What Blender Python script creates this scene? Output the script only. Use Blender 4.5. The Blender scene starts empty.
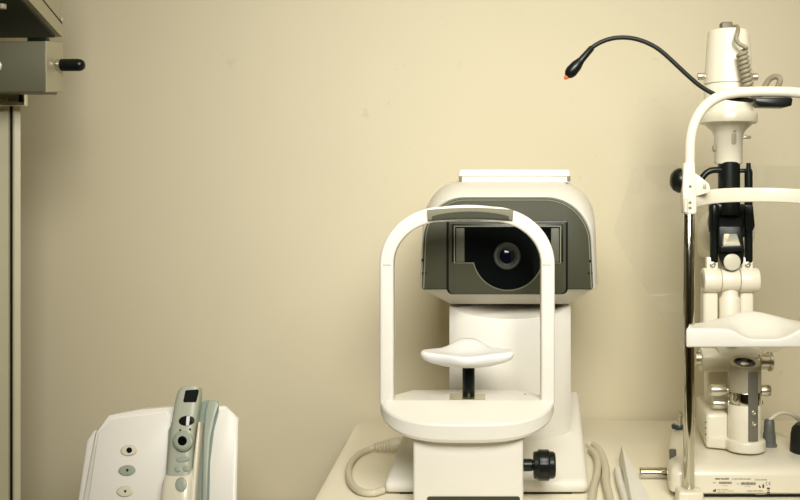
import bpy, bmesh, math, random
from mathutils import Vector, Matrix
random.seed(4)
SC = bpy.context.scene
COL = SC.collection
PI = math.pi
ZC = 1.15            # eye height
F = 1000.0           # focal length in pixels of an 800 px wide frame
VX, VY = 480.0, 200.0
ZT = 0.75            # table height
WALL_Y = 1.83

def W(px, py, d):
    return Vector(((px - VX) * d / F, d, ZC + (VY - py) * d / F))
def XX(px, d): return (px - VX) * d / F
def ZZ(py, d): return ZC + (VY - py) * d / F
def TB(px, py, h=0.0):
    """point of the table plane (plus h) seen at a pixel"""
    d = (ZC - ZT - h) * F / (py - VY)
    return W(px, py, d)

# ------------------------------------------------------------------ materials
MATS = {}
def mat(name, col, rough=0.45, metal=0.0, var=0.03, scale=18.0, bump=0.0, bscale=300.0, coat=0.0, spec=0.5):
    m = bpy.data.materials.new(name); m.use_nodes = True
    nt = m.node_tree; n = nt.nodes; l = nt.links
    b = n['Principled BSDF']
    tc = n.new('ShaderNodeTexCoord')
    nz = n.new('ShaderNodeTexNoise'); nz.inputs['Scale'].default_value = scale; nz.inputs['Detail'].default_value = 4
    l.new(tc.outputs['Object'], nz.inputs['Vector'])
    rp = n.new('ShaderNodeValToRGB')
    a = [max(0, c * (1 - var)) for c in col]; z = [min(1, c * (1 + var)) for c in col]
    rp.color_ramp.elements[0].color = (*a, 1); rp.color_ramp.elements[1].color = (*z, 1)
    rp.color_ramp.elements[0].position = 0.3; rp.color_ramp.elements[1].position = 0.7
    l.new(nz.outputs['Fac'], rp.inputs['Fac'])
    l.new(rp.outputs['Color'], b.inputs['Base Color'])
    b.inputs['Roughness'].default_value = rough
    b.inputs['Metallic'].default_value = metal
    b.inputs['Specular IOR Level'].default_value = spec
    b.inputs['Coat Weight'].default_value = coat
    b.inputs['Coat Roughness'].default_value = 0.15
    if bump:
        n2 = n.new('ShaderNodeTexNoise'); n2.inputs['Scale'].default_value = bscale; n2.inputs['Detail'].default_value = 3
        l.new(tc.outputs['Object'], n2.inputs['Vector'])
        bp = n.new('ShaderNodeBump'); bp.inputs['Strength'].default_value = bump; bp.inputs['Distance'].default_value = 0.001
        l.new(n2.outputs['Fac'], bp.inputs['Height']); l.new(bp.outputs['Normal'], b.inputs['Normal'])
    MATS[name] = m
    return m

WHITE = mat('white_plastic', (0.785, 0.755, 0.665), 0.42, var=0.012, spec=0.4)
WHITEP = mat('white_paint', (0.79, 0.74, 0.585), 0.32, var=0.015, coat=0.2)
CUPW = mat('chin_cup_white', (0.90, 0.89, 0.86), 0.35, var=0.005)
DOCKW = mat('dock_cream', (0.90, 0.87, 0.78), 0.4, var=0.01)
PLUGT = mat('plug_taupe', (0.14, 0.122, 0.075), 0.5, var=0.05)
STANDC = mat('stand_column_brightened', (0.66, 0.61, 0.41), 0.35, 0.0, var=0.02)  # stand tone brightened to make up for the weak light on the column
RINGM = mat('lens_ring_grey', (0.030, 0.032, 0.022), 0.4, var=0.05)
DISC = mat('pale_disc', (0.60, 0.56, 0.42), 0.4, var=0.03)
TABLE = mat('table_laminate', (0.88, 0.82, 0.645), 0.5, var=0.02, scale=9, bump=0.05)
OLIVE = mat('dark_grey_plastic', (0.050, 0.052, 0.030), 0.55, spec=0.25, var=0.05, bump=0.1)
OLIVE2 = mat('grey_window_bezel', (0.20, 0.20, 0.13), 0.5, var=0.05, spec=0.25)
LIGHTBAR = mat('grey_infrared_window', (0.095, 0.096, 0.068), 0.5, var=0.03, spec=0.3)
PAD = mat('grey_rubber_pad', (0.19, 0.18, 0.12), 0.6, spec=0.25, var=0.06, bump=0.15)
GLASS = mat('black_glass', (0.003, 0.004, 0.004), 0.10, var=0.1, spec=0.25)
BLACK = mat('black_plastic', (0.006, 0.008, 0.006), 0.3, var=0.1, spec=0.3)
BLACKR = mat('black_rubber', (0.010, 0.012, 0.009), 0.5, var=0.1, bump=0.1, spec=0.3)
LENS = mat('lens_coating', (0.002, 0.003, 0.010), 0.05, var=0.1, coat=0.3, spec=0.3)
CHROME = mat('chrome', (0.58, 0.56, 0.47), 0.10, 1.0, var=0.02)
STEEL = mat('brushed_steel', (0.72, 0.69, 0.58), 0.34, 1.0, var=0.04)
CAPG = mat('beige_grey_paint', (0.40, 0.36, 0.25), 0.4, var=0.03)
STRIPG = mat('grey_strip', (0.20, 0.195, 0.15), 0.35, 0.4, var=0.04)
GREYP = mat('grey_connector', (0.12, 0.122, 0.10), 0.4, var=0.06)
TAUPE = mat('taupe_cord', (0.29, 0.255, 0.17), 0.5, var=0.05)
CORD = mat('cream_cord', (0.64, 0.59, 0.44), 0.45, var=0.03)
TEAL = mat('sage_plastic', (0.38, 0.42, 0.335), 0.4, var=0.02)
TEALD = mat('sage_dark_plastic', (0.25, 0.31, 0.26), 0.45, var=0.03)
DEVGREY = mat('handset_grey', (0.46, 0.48, 0.375), 0.38, var=0.02)
STANDG = mat('stand_paint', (0.125, 0.122, 0.072), 0.4, var=0.03)
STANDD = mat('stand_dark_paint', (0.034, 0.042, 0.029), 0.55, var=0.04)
STANDL = mat('stand_pale_lit_paint', (0.40, 0.37, 0.25), 0.35, 0.1, var=0.02)
ORANGE = mat('orange_lens', (0.75, 0.16, 0.03), 0.25, var=0.05)
BRASS = mat('mirror_plate', (0.55, 0.50, 0.30), 0.25, 0.8, var=0.03)
MIRROR = mat('prism_mirror', (0.72, 0.70, 0.60), 0.18, 0.6, var=0.02)
BLUE = mat('blue_ring', (0.03, 0.04, 0.055), 0.35, var=0.05)
INK = mat('printed_ink', (0.05, 0.045, 0.03), 0.7, var=0.05)
INKL = mat('printed_ink_faint', (0.30, 0.27, 0.19), 0.7, var=0.05)
FLOORM = mat('floor_vinyl', (0.30, 0.25, 0.11), 0.5, var=0.08, scale=6)
CEILM = mat('ceiling_paint', (0.78, 0.75, 0.66), 0.8, var=0.02)
CABM = mat('cabinet_laminate', (0.62, 0.57, 0.44), 0.5, var=0.03)

def wall_material():
    m = bpy.data.materials.new('wall_paint'); m.use_nodes = True
    nt = m.node_tree; n = nt.nodes; l = nt.links; b = n['Principled BSDF']
    b.inputs['Roughness'].default_value = 0.75; b.inputs['Specular IOR Level'].default_value = 0.25
    tc = n.new('ShaderNodeTexCoord')
    nz = n.new('ShaderNodeTexNoise'); nz.inputs['Scale'].default_value = 3.0; nz.inputs['Detail'].default_value = 6
    l.new(tc.outputs['Object'], nz.inputs['Vector'])
    rp = n.new('ShaderNodeValToRGB')
    rp.color_ramp.elements[0].color = (0.640, 0.580, 0.415, 1); rp.color_ramp.elements[1].color = (0.66, 0.60, 0.43, 1)
    rp.color_ramp.elements[0].position = 0.3; rp.color_ramp.elements[1].position = 0.7
    l.new(nz.outputs['Fac'], rp.inputs['Fac'])
    # sparse scuff specks
    n1 = n.new('ShaderNodeTexNoise'); n1.inputs['Scale'].default_value = 45; n1.inputs['Detail'].default_value = 6
    n2 = n.new('ShaderNodeTexNoise'); n2.inputs['Scale'].default_value = 2.6; n2.inputs['Detail'].default_value = 2
    l.new(tc.outputs['Object'], n1.inputs['Vector']); l.new(tc.outputs['Object'], n2.inputs['Vector'])
    r1 = n.new('ShaderNodeMapRange'); r1.inputs['From Min'].default_value = 0.66; r1.inputs['From Max'].default_value = 0.74
    r2 = n.new('ShaderNodeMapRange'); r2.inputs['From Min'].default_value = 0.50; r2.inputs['From Max'].default_value = 0.62
    r2.inputs['To Max'].default_value = 0.16
    l.new(n1.outputs['Fac'], r1.inputs['Value']); l.new(n2.outputs['Fac'], r2.inputs['Value'])
    mu = n.new('ShaderNodeMath'); mu.operation = 'MULTIPLY'
    l.new(r1.outputs['Result'], mu.inputs[0]); l.new(r2.outputs['Result'], mu.inputs[1])
    mx = n.new('ShaderNodeMix'); mx.data_type = 'RGBA'
    l.new(mu.outputs[0], mx.inputs['Factor']); l.new(rp.outputs['Color'], mx.inputs['A'])
    mx.inputs['B'].default_value = (0.30, 0.25, 0.16, 1)
    l.new(mx.outputs['Result'], b.inputs['Base Color'])
    n3 = n.new('ShaderNodeTexNoise'); n3.inputs['Scale'].default_value = 120; n3.inputs['Detail'].default_value = 3
    l.new(tc.outputs['Object'], n3.inputs['Vector'])
    bp = n.new('ShaderNodeBump'); bp.inputs['Strength'].default_value = 0.06; bp.inputs['Distance'].default_value = 0.002
    l.new(n3.outputs['Fac'], bp.inputs['Height']); l.new(bp.outputs['Normal'], b.inputs['Normal'])
    return m
WALLM = wall_material()
FRONTM = mat('front_wall_dark_paint', (0.10, 0.085, 0.05), 0.7, var=0.05)

def acrylic():
    m = bpy.data.materials.new('clear_acrylic'); m.use_nodes = True
    nt = m.node_tree; n = nt.nodes; l = nt.links
    n.remove(n['Principled BSDF'])
    out = n['Material Output']
    tr = n.new('ShaderNodeBsdfTransparent'); tr.inputs['Color'].default_value = (0.988, 0.988, 0.98, 1)
    gl = n.new('ShaderNodeBsdfGlossy'); gl.inputs['Roughness'].default_value = 0.05
    df = n.new('ShaderNodeBsdfDiffuse'); df.inputs['Color'].default_value = (0.9, 0.88, 0.8, 1)
    fr = n.new('ShaderNodeFresnel'); fr.inputs['IOR'].default_value = 1.45
    nz = n.new('ShaderNodeTexNoise'); nz.inputs['Scale'].default_value = 14
    tc = n.new('ShaderNodeTexCoord'); l.new(tc.outputs['Object'], nz.inputs['Vector'])
    mr = n.new('ShaderNodeMapRange'); mr.inputs['To Min'].default_value = 0.01; mr.inputs['To Max'].default_value = 0.035
    l.new(nz.outputs['Fac'], mr.inputs['Value'])
    m1 = n.new('ShaderNodeMixShader'); l.new(mr.outputs['Result'], m1.inputs['Fac'])
    l.new(tr.outputs[0], m1.inputs[1]); l.new(df.outputs[0], m1.inputs[2])
    m2 = n.new('ShaderNodeMixShader'); l.new(fr.outputs[0], m2.inputs['Fac'])
    l.new(m1.outputs[0], m2.inputs[1]); l.new(gl.outputs[0], m2.inputs[2])
    l.new(m2.outputs[0], out.inputs['Surface'])
    return m
ACRYL = acrylic()

# ------------------------------------------------------------------ mesh helpers
def NB(): return bmesh.new()

def face(bm, vs):
    try: return bm.faces.new(vs)
    except ValueError: return None

def loft(bm, rings, cap0=True, cap1=True, closed=True):
    R = [[bm.verts.new(p) for p in r] for r in rings]
    n = len(R[0])
    for a, b in zip(R, R[1:]):
        for i in range(n if closed else n - 1):
            j = (i + 1) % n
            face(bm, (a[i], a[j], b[j], b[i]))
    if cap0: face(bm, list(reversed(R[0])))
    if cap1: face(bm, R[-1])
    return R

def bevel_new(bm, nf0, width, seg=2, ang=0.5):
    """bevel the sharp edges of the faces made since nf0"""
    bm.faces.ensure_lookup_table()
    fs = bm.faces[nf0:]
    bmesh.ops.recalc_face_normals(bm, faces=fs)
    es = set()
    for f in fs:
        for e in f.edges:
            if len(e.link_faces) == 2 and e.calc_face_angle(0) > ang: es.add(e)
    if es:
        bmesh.ops.bevel(bm, geom=list(es), offset=width, segments=seg, profile=0.5, affect='EDGES', clamp_overlap=True)

def box(bm, x0, x1, y0, y1, z0, z1, bev=0.0, seg=2, M=None):
    n0 = len(bm.faces)
    c = [Vector(p) for p in ((x0,y0,z0),(x1,y0,z0),(x1,y1,z0),(x0,y1,z0),(x0,y0,z1),(x1,y0,z1),(x1,y1,z1),(x0,y1,z1))]
    if M: c = [M @ p for p in c]
    loft(bm, [c[:4], c[4:]])
    if bev: bevel_new(bm, n0, bev, seg)

def pbox(bm, px0, px1, py0, py1, d, depth, bev=0.0, seg=2):
    """box whose front face fills a pixel rectangle at depth d"""
    box(bm, XX(px0, d), XX(px1, d), d, d + depth, ZZ(py1, d), ZZ(py0, d), bev, seg)

def prism(bm, pts, vec, bev=0.0, seg=2, ang=0.5):
    n0 = len(bm.faces)
    pts = [Vector(p) for p in pts]; v = Vector(vec)
    loft(bm, [pts, [p + v for p in pts]])
    if bev: bevel_new(bm, n0, bev, seg, ang)

def rpoly(pts, rad, n=8):
    """round the corners of a 2-D polygon; rad: one radius or one for each corner"""
    out = []; N = len(pts)
    for i in range(N):
        r = rad[i] if isinstance(rad, (list, tuple)) else rad
        p = Vector(pts[i]); a = Vector(pts[i-1]); b = Vector(pts[(i+1) % N])
        u = (a - p).normalized(); w = (b - p).normalized()
        an = u.angle(w)
        if r <= 1e-6 or an > 3.1:
            out += [p.copy()] * (n + 1) if r > 0 else [p.copy()]
            continue
        t = min(r / math.tan(an / 2), (a-p).length * 0.499, (b-p).length * 0.499)
        rr = t * math.tan(an / 2)
        c = p + (u + w).normalized() * (rr / math.sin(an / 2))
        s = p + u * t - c; e = p + w * t - c
        tot = s.angle(e) if s.length > 1e-9 else 0
        sgn = 1 if s.x * e.y - s.y * e.x > 0 else -1
        for k in range(n + 1):
            q = tot * k / n * sgn
            out.append(c + Vector((s.x*math.cos(q) - s.y*math.sin(q), s.x*math.sin(q) + s.y*math.cos(q))))
    return out

def pplate(bm, pxpts, d, thick, bev=0.0, seg=2, ang=0.5):
    """plate facing the room, outline given as pixels at depth d"""
    prism(bm, [W(x, y, d) for x, y in pxpts], (0, thick, 0), bev, seg, ang)

def frame_of(axis):
    a = Vector(axis).normalized()
    h = Vector((0, 0, 1)) if abs(a.z) < 0.9 else Vector((0, 1, 0))
    u = h.cross(a).normalized(); v = a.cross(u).normalized()
    return a, u, v

def lathe(bm, o, axis, prof, seg=32, sx=1.0, sy=1.0):
    """prof: list of (distance along axis, radius)"""
    a, u, v = frame_of(axis); o = Vector(o)
    rings = []
    for t, r in prof:
        r = max(r, 1e-5)
        rings.append([o + a*t + u*(r*sx*math.cos(2*PI*k/seg)) + v*(r*sy*math.sin(2*PI*k/seg)) for k in range(seg)])
    loft(bm, rings)

def cyl(bm, a, b, r, seg=32, bev=None):
    a = Vector(a); b = Vector(b); L = (b - a).length
    c = min(r*0.12, L*0.2) if bev is None else bev
    lathe(bm, a, b - a, [(0, r-c), (c*0.3, r-c*0.3), (c, r), (L-c, r), (L-c*0.3, r-c*0.3), (L, r-c)], seg)

def catmull(pts, n=10):
    P = [Vector(p) for p in pts]
    P = [P[0]*2 - P[1]] + P + [P[-1]*2 - P[-2]]
    out = []
    for i in range(1, len(P) - 2):
        for k in range(n):
            t = k / n
            p0, p1, p2, p3 = P[i-1], P[i], P[i+1], P[i+2]
            out.append(0.5*((2*p1) + (p2-p0)*t + (2*p0-5*p1+4*p2-p3)*t*t + (3*p1-p0-3*p2+p3)*t*t*t))
    out.append(P[-2].copy())
    return out

def tube(bm, pts, r, seg=14, smooth=10):
    P = catmull(pts, smooth) if smooth else [Vector(p) for p in pts]
    N = len(P)
    rad = (lambda i: r) if not callable(r) else (lambda i: r(i/(N-1)))
    t0 = (P[1]-P[0]).normalized()
    _, u, v = frame_of(t0)
    rings = []; prev = t0
    for i, p in enumerate(P):
        t = (P[min(i+1, N-1)] - P[max(i-1, 0)]).normalized()
        q = prev.rotation_difference(t); u = q @ u; v = q @ v; prev = t
        rr = rad(i)
        if i == 0 or i == N-1:
            s = -1 if i == 0 else 1
            ca = [[p + t*(s*rr*0.35*h) + u*(rr*k*math.cos(2*PI*j/seg)) + v*(rr*k*math.sin(2*PI*j/seg)) for j in range(seg)] for k, h in ((1, 0), (0.8, 0.6), (0.4, 1))]
            rings += ca[::-1] if i == 0 else ca
        else:
            rings.append([p + u*(rr*math.cos(2*PI*j/seg)) + v*(rr*math.sin(2*PI*j/seg)) for j in range(seg)])
    loft(bm, rings)

def band(bm, path, w, dep, bev=0.002, nrm=Vector((0, 1, 0)), wf=None):
    """rectangular bar swept along a path; w = size across the path in its plane, dep = size along nrm"""
    P = [Vector(p) for p in path]; N = len(P)
    sec = rpoly([(-w/2, -dep/2), (w/2, -dep/2), (w/2, dep/2), (-w/2, dep/2)], bev, 3)
    rings = []
    for i, p in enumerate(P):
        t = (P[min(i+1, N-1)] - P[max(i-1, 0)]).normalized()
        a = t.cross(nrm).normalized()
        b = a.cross(t).normalized()
        if b.dot(nrm) < 0: b = -b
        k = wf(i/(N-1)) if wf else 1.0
        rings.append([p + a*q.x*k + b*q.y for q in sec])
    loft(bm, rings)

# ------------------------------------------------------------------ objects
ROOTLOC = {}
def thing(name, label, cat, loc, group=None):
    o = bpy.data.objects.new(name, None); COL.objects.link(o)
    o.location = loc; o.empty_display_size = 0.05
    o['label'] = label; o['category'] = cat
    if group: o['group'] = group
    ROOTLOC[o] = Vector(loc)
    return o

def obj(name, bm, material, parent=None, label=None, sharp=0.6, origin=None):
    bmesh.ops.remove_doubles(bm, verts=bm.verts, dist=1e-6)
    bmesh.ops.recalc_face_normals(bm, faces=bm.faces)
    for f in bm.faces: f.smooth = True
    for e in bm.edges:
        if len(e.link_faces) == 2 and e.calc_face_angle(0) > sharp: e.smooth = False
    org = Vector((0, 0, 0))
    if parent is not None:
        org = ROOTLOC[parent]
    elif origin is not None:
        org = Vector(origin)
    bmesh.ops.translate(bm, verts=bm.verts, vec=-org)
    me = bpy.data.meshes.new(name); bm.to_mesh(me); bm.free()
    me.materials.append(material)
    o = bpy.data.objects.new(name, me); COL.objects.link(o)
    if parent is not None: o.parent = parent
    else: o.location = org
    ROOTLOC[o] = org
    if label: o['label'] = label
    return o

def struct(name, bm, m):
    o = obj(name, bm, m); o['kind'] = 'structure'; return o

def screw(name, o, axis, r, parent, m=STEEL):
    bm = NB(); lathe(bm, o, axis, [(0, r), (r*0.5, r), (r*0.6, r*0.85), (r*0.6, r*0.45), (r*0.2, r*0.4), (r*0.2, 0)], 16)
    return obj(name, bm, m, parent)

# ================================================================== the room
b = NB(); box(b, -1.8, 1.6, WALL_Y, WALL_Y+0.1, 0, 2.45); struct('wall_back', b, WALLM)
b = NB(); box(b, -1.9, -1.8, -1.2, WALL_Y+0.1, 0, 2.45); struct('wall_left', b, WALLM)
b = NB(); box(b, 1.6, 1.7, -1.2, WALL_Y+0.1, 0, 2.45); struct('wall_right', b, WALLM)
b = NB(); box(b, -1.9, 1.7, -1.3, -1.2, 0, 2.45); struct('wall_front', b, FRONTM)
b = NB(); box(b, -1.9, 1.7, -1.2, WALL_Y+0.1, -0.1, 0); struct('floor', b, FLOORM)
b = NB(); box(b, -1.9, 1.7, -1.2, WALL_Y+0.1, 2.45, 2.55); struct('ceiling', b, CEILM)

# ================================================================== instrument table
T = thing('instrument_table', 'cream laminate table with rounded corners carrying both white eye instruments against the wall', 'table', (0.33, 1.5, 0))
b = NB()
o2 = rpoly([(-0.222, 1.14), (0.95, 1.14), (0.95, 1.818), (-0.222, 1.818)], [0.03, 0.03, 0.05, 0.05], 8)
prism(b, [(p.x, p.y, ZT-0.03) for p in o2], (0, 0, 0.03), 0.004, 2, 0.8)
obj('tabletop', b, TABLE, T)
b = NB(); box(b, 0.28, 0.38, 1.44, 1.54, 0.03, ZT-0.03, 0.006); obj('column', b, WHITEP, T)
b = NB(); box(b, 0.0, 0.66, 1.25, 1.72, 0.0, 0.05, 0.015); obj('foot', b, WHITEP, T)

# ================================================================== autorefractor
AR = thing('autorefractor', 'white eye-measuring machine with dark front window, head frame and chin cup on the table', 'medical instrument', (0.01, 1.45, ZT))
# base wedge
b = NB()
n0 = 0
def arpt(px, py, d, z=None):
    p = W(px, py, d)
    if z is not None: p.z = z
    return p
fb = [arpt(383, 490, 1.352, ZT+0.003), arpt(589, 490, 1.352, ZT+0.003), arpt(581, 393, 1.64, ZT+0.003), arpt(417, 393, 1.64, ZT+0.003)]
ft = [arpt(384, 484, 1.352, ZT+0.020), arpt(588, 484, 1.352, ZT+0.020), W(579, 390, 1.62), W(419, 390, 1.62)]
loft(b, [fb, ft]); bevel_new(b, 0, 0.008, 3)
base = obj('base', b, WHITE, AR)
b = NB(); box(b, -0.11, 0.125, 1.36, 1.60, ZT, ZT+0.006, 0.001); obj('foot_plate', b, BLACKR, AR)
# column (D-shaped plan, sloped scoop at the top)
b = NB()
xa, xb = XX(449.5, 1.49), XX(570.5, 1.49)
def colring(zf, zb, yo=0.0):
    pts = []
    n = 24
    for k in range(n+1):
        t = k/n; x = xa + (xb-xa)*t
        q = (2*t-1)
        y = 1.487 - 0.040*math.sqrt(max(0, 1-0.93*q*q)) + 0.0105 + yo
        pts.append(Vector((x, y, zf)))
    pts += [Vector((xb, 1.63, zb)), Vector((xa, 1.63, zb))]
    return pts
top = colring(0, 0)
for p in top:
    f = (p.y - 1.447) / (1.49 - 1.447)
    p.z = ZZ(323, 1.457) + min(1, max(0, f)) * (ZZ(304, 1.49) - ZZ(323, 1.457))
low = colring(ZT+0.03, ZT+0.03)
for p in low:
    p.z = 0.786 + (p.y - 1.45) * 0.285 - 0.0015
rng = [low]
lower2 = [p.copy() for p in low]
for p in lower2: p.z += 0.004
mid = [Vector((p.x, p.y, 0.9)) for p in low]
loft(b, [low, mid, top]); bevel_new(b, 0, 0.0025, 2, 0.9)
obj('column', b, WHITE, AR, sharp=0.5)
# neck hopper under the head
b = NB()
r0 = [arpt(422, 290, 1.437, ZZ(289.5, 1.437)), arpt(593, 290, 1.437, ZZ(289.5, 1.437)), Vector((XX(593, 1.437), 1.66, ZZ(289.5, 1.437))), Vector((XX(422, 1.437), 1.66, ZZ(289.5, 1.437)))]
zc_ = ZZ(304, 1.485)
r1 = [Vector((XX(450, 1.485), 1.485, zc_)), Vector((XX(570, 1.485), 1.485, zc_)), Vector((XX(570, 1.485), 1.63, zc_)), Vector((XX(450, 1.485), 1.63, zc_))]
loft(b, [r0, r1]); bevel_new(b, 0, 0.003, 2)
obj('neck', b, WHITE, AR)
# head hood
def outl(L0, L1, top, R1, R0, bot, rl, rr, d, n=12):
    P = rpoly([(L0, bot), (L1, top), (R1, top), (R0, bot)], [2.5, rl, rr, 2.5], n)
    return [W(p.x, p.y, d) for p in P]
b = NB()
fr_in = outl(423, 427, 201, 586, 591, 289, 40, 44, 1.437)
fr_rim = outl(421, 424.5, 197, 589.5, 594, 289.5, 41, 45, 1.430)
fr_out = outl(420.5, 424, 195.5, 591, 595, 289.8, 42, 46, 1.433)
o1 = outl(419.5, 425, 184, 594, 597.5, 287, 40, 44, 1.52)
o2_ = outl(422, 427.5, 180.5, 593.5, 596.5, 285, 38, 40, 1.60)
o3 = outl(430, 437, 182, 583, 587, 281, 35, 36, 1.70)
o4 = outl(440, 450, 190, 573, 577, 275, 30, 30, 1.71)
inn = [p + Vector((0, 0.012, 0)) for p in fr_in]
loft(b, [inn, fr_in, fr_rim, fr_out, o1, o2_, o3, o4])
hood = obj('head_hood', b, WHITE, AR, sharp=0.9)
# dark front face
b = NB()
f1 = outl(422.0, 425.6, 198.6, 588.5, 593.0, 289.2, 41, 45, 1.4285)
f2 = outl(423.2, 427.0, 200.2, 587.2, 591.6, 288.2, 40, 44, 1.4270)
f0 = [p + Vector((0, 0.012, 0)) for p in f1]
loft(b, [f0, f1, f2])
obj('front_face', b, OLIVE, AR, 'dark olive grey front face')
# rounded bezel step following the top
b = NB()
def ring_path(off, d):
    P = rpoly([(422+off, 288), (425.6+off, 198.6+off), (588.5-off, 198.6+off), (593-off, 288)], [0.01, 40, 44, 0.01], 14)
    return [W(p.x, p.y, d) for p in P]
tube(b, ring_path(1.6, 1.4272), 0.0010, 8, 0)
obj('bezel_rim', b, OLIVE2, AR)
# raised window panel
def panel(l, t, r, bt, rad, d, th, m, name, bev=0.0012, parent=AR, lab=None):
    b = NB()
    P = rpoly([(l, t), (l, bt), (r, bt), (r, t)], rad, 6)
    pplate(b, [(p.x, p.y) for p in P], d, th, bev, 2, 0.8)
    return obj(name, b, m, parent, lab)
panel(446.5, 221, 568, 294.5, [2, 6, 6, 2], 1.4245, 0.012, BLACK, 'panel_gap')
wp = panel(448.5, 222.5, 566, 294, [2, 5.5, 5.5, 2], 1.4225, 0.008, OLIVE, 'window_panel')
b = NB(); pbox(b, 451.8, 563.2, 223.8, 262.5, 1.4219, 0.003, 0.0006); obj('bezel_gap_shade', b, BLACK, wp)  # black plate painting the shadow line around the window bezel
# bezel with circle
def window_outline(x0, x1, y0, y1, cx, cy, r, n=28):
    pts = [(x0, y1), (x0, y0), (x1, y0), (x1, y1)]
    hw = math.sqrt(max(0, r*r - (y1-cy)**2))
    a0 = math.atan2(y1-cy, hw); a1 = PI - a0
    for k in range(n+1):
        a = a0 + (a1-a0)*k/n
        pts.append((cx + r*math.cos(a), cy + r*math.sin(a)))
    return pts
b = NB(); pplate(b, window_outline(453.5, 561.5, 225.5, 263.5, 508, 255, 36), 1.4215, 0.004, 0.0008, 1, 0.8); obj('window_bezel', b, OLIVE2, wp)
b = NB(); pplate(b, window_outline(455, 560, 226.8, 262.4, 508, 255, 34.8), 1.4208, 0.004); obj('window_glass', b, GLASS, wp, 'black glass window with a rounded lower lobe')
for x0, x1 in ((456, 464.5), (551, 559.2)):
    b = NB(); pbox(b, x0, x1, 228, 262, 1.4203, 0.003, 0.0006); obj('side_light', b, LIGHTBAR, wp)
c = W(507, 256, 1.4206)
b = NB(); s_ = 1.42/1000
lathe(b, c, (0, -1, 0), [(0, 13.6*s_), (0.003, 13.6*s_), (0.0046, 12.6*s_), (0.0046, 10.4*s_), (0.0028, 9.2*s_), (0.002, 8.0*s_), (-0.001, 7.6*s_)], 40)
obj('lens_ring', b, RINGM, wp)
b = NB(); lathe(b, c + Vector((0, 0.0, 0)), (0, -1, 0), [(0.0, 7.6*s_), (0.0008, 7.4*s_), (0.0018, 5.2*s_), (0.0024, 2.5*s_), (0.0026, 0)], 32); obj('lens', b, LENS, wp)
for px, py in ((422.6, 260), (590.2, 261)):
    b = NB(); lathe(b, W(px, py, 1.4275), (0, -1, 0), [(0, 0.0018), (0.002, 0.0018), (0.0026, 0.0012), (0.0026, 0)], 14); obj('pin', b, BLACK, AR)
for x0, x1, y in ((421.8, 427, 272.5), (587.5, 592.6, 272.5)):
    b = NB(); pbox(b, x0, x1, y, y+1.2, 1.4265, 0.003); obj('grip_slot', b, BLACK, AR)
# lid on top of the head
b = NB()
P = rpoly([(458.5, 176.5), (459.5, 169.5), (569.5, 169.5), (570.5, 176.5)], [1.5, 3, 3, 1.5], 5)
pplate(b, [(p.x, p.y) for p in P], 1.575, 0.11, 0.002, 2, 0.8); obj('top_lid', b, WHITE, AR)
b = NB(); pbox(b, 459.5, 569.5, 176.4, 182.5, 1.578, 0.10, 0.001); obj('lid_base', b, WHITE, AR)
for x0 in (458.8, 567.2):
    b = NB(); pbox(b, x0, x0+3.2, 175.5, 181.5, 1.5765, 0.06, 0.0008); obj('lid_hinge', b, PAD, AR, 'dark hinge end')
# chin rest tray (half moon)
TD = 1.335
b = NB()
zt_b = 0.885
n = 40
xl, xr = XX(381, TD), XX(553.5, TD); xm = (xl+xr)/2; hw = (xr-xl)/2
def trayring(z_edge, z_mid, shrink, ys):
    pts = []
    for k in range(n+1):
        t = -1 + 2*k/n
        # rounded sides, belly to the front
        a = PI*(k/n)
        x = xm - (hw - shrink)*math.copysign(abs(math.cos(a))**0.62, math.cos(a))
        y = 1.330 - (0.058 - shrink)*abs(math.sin(a))**1.1
        pts.append(Vector((x, y, z_edge + (z_mid - z_edge)*math.sin(a)**1.3)))
    pts.append(Vector((XX(545, 1.36) - shrink*0.5, 1.358 - shrink, z_edge)))
    pts.append(Vector((XX(516, 1.40), 1.40 - shrink, z_edge)))
    pts.append(Vector((XX(414, 1.40), 1.40 - shrink, z_edge)))
    pts.append(Vector((XX(391, 1.36) + shrink*0.5, 1.358 - shrink, z_edge)))
    return pts
rt = [trayring(0.866, 0.8395, 0.006, 0), trayring(0.8675, 0.841, 0.002, 0), trayring(0.871, 0.845, 0, 0), trayring(0.8815, 0.862, 0, 0), trayring(0.8838, 0.8645, 0.0012, 0), trayring(0.8847, 0.8662, 0.0035, 0)]
R = loft(b, rt, True, False)
# flat deck, then a gentle slope down to the belly
deck = trayring(0.885, 0.885, 0.006, 0)
for k in range(n+1):
    deck[k] = Vector((deck[k].x if abs(deck[k].x - xm) < hw*0.9 else xm + math.copysign(hw*0.93, deck[k].x-xm), max(deck[k].y, 1.322), 0.885))
dv = [b.verts.new(p) for p in deck]
last = R[-1]; m_ = len(dv)
for i in range(m_):
    j = (i+1) % m_
    face(b, (last[i], last[j], dv[j], dv[i]))
face(b, dv)
obj('chin_rest_tray', b, WHITE, AR, sharp=0.27)
b = NB(); lathe(b, W(525, 394.5, 1.365).xyz.copy() - Vector((0, 0, W(525, 394.5, 1.365).z - 0.8846)), (0, 0, 1), [(0, 0.0017), (0.0006, 0.0017), (0.0008, 0.001), (0.0008, 0)], 14); obj('tray_hole', b, BLACK, AR)
# support block
b = NB()
n0 = len(b.faces)
box(b, XX(413, 1.29), XX(523.5, 1.29), 1.29, 1.43, ZT+0.0015, 0.853, 0.004, 3)
obj('support_block', b, WHITE, AR)
b = NB()
P = rpoly([(427, 496.5), (427, 507), (520, 507), (520, 496.5)], [2.5, 0, 0, 2.5], 5)
pplate(b, [(p.x, p.y) for p in P], 1.2894, 0.004); obj('slot', b, OLIVE, AR)
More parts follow.
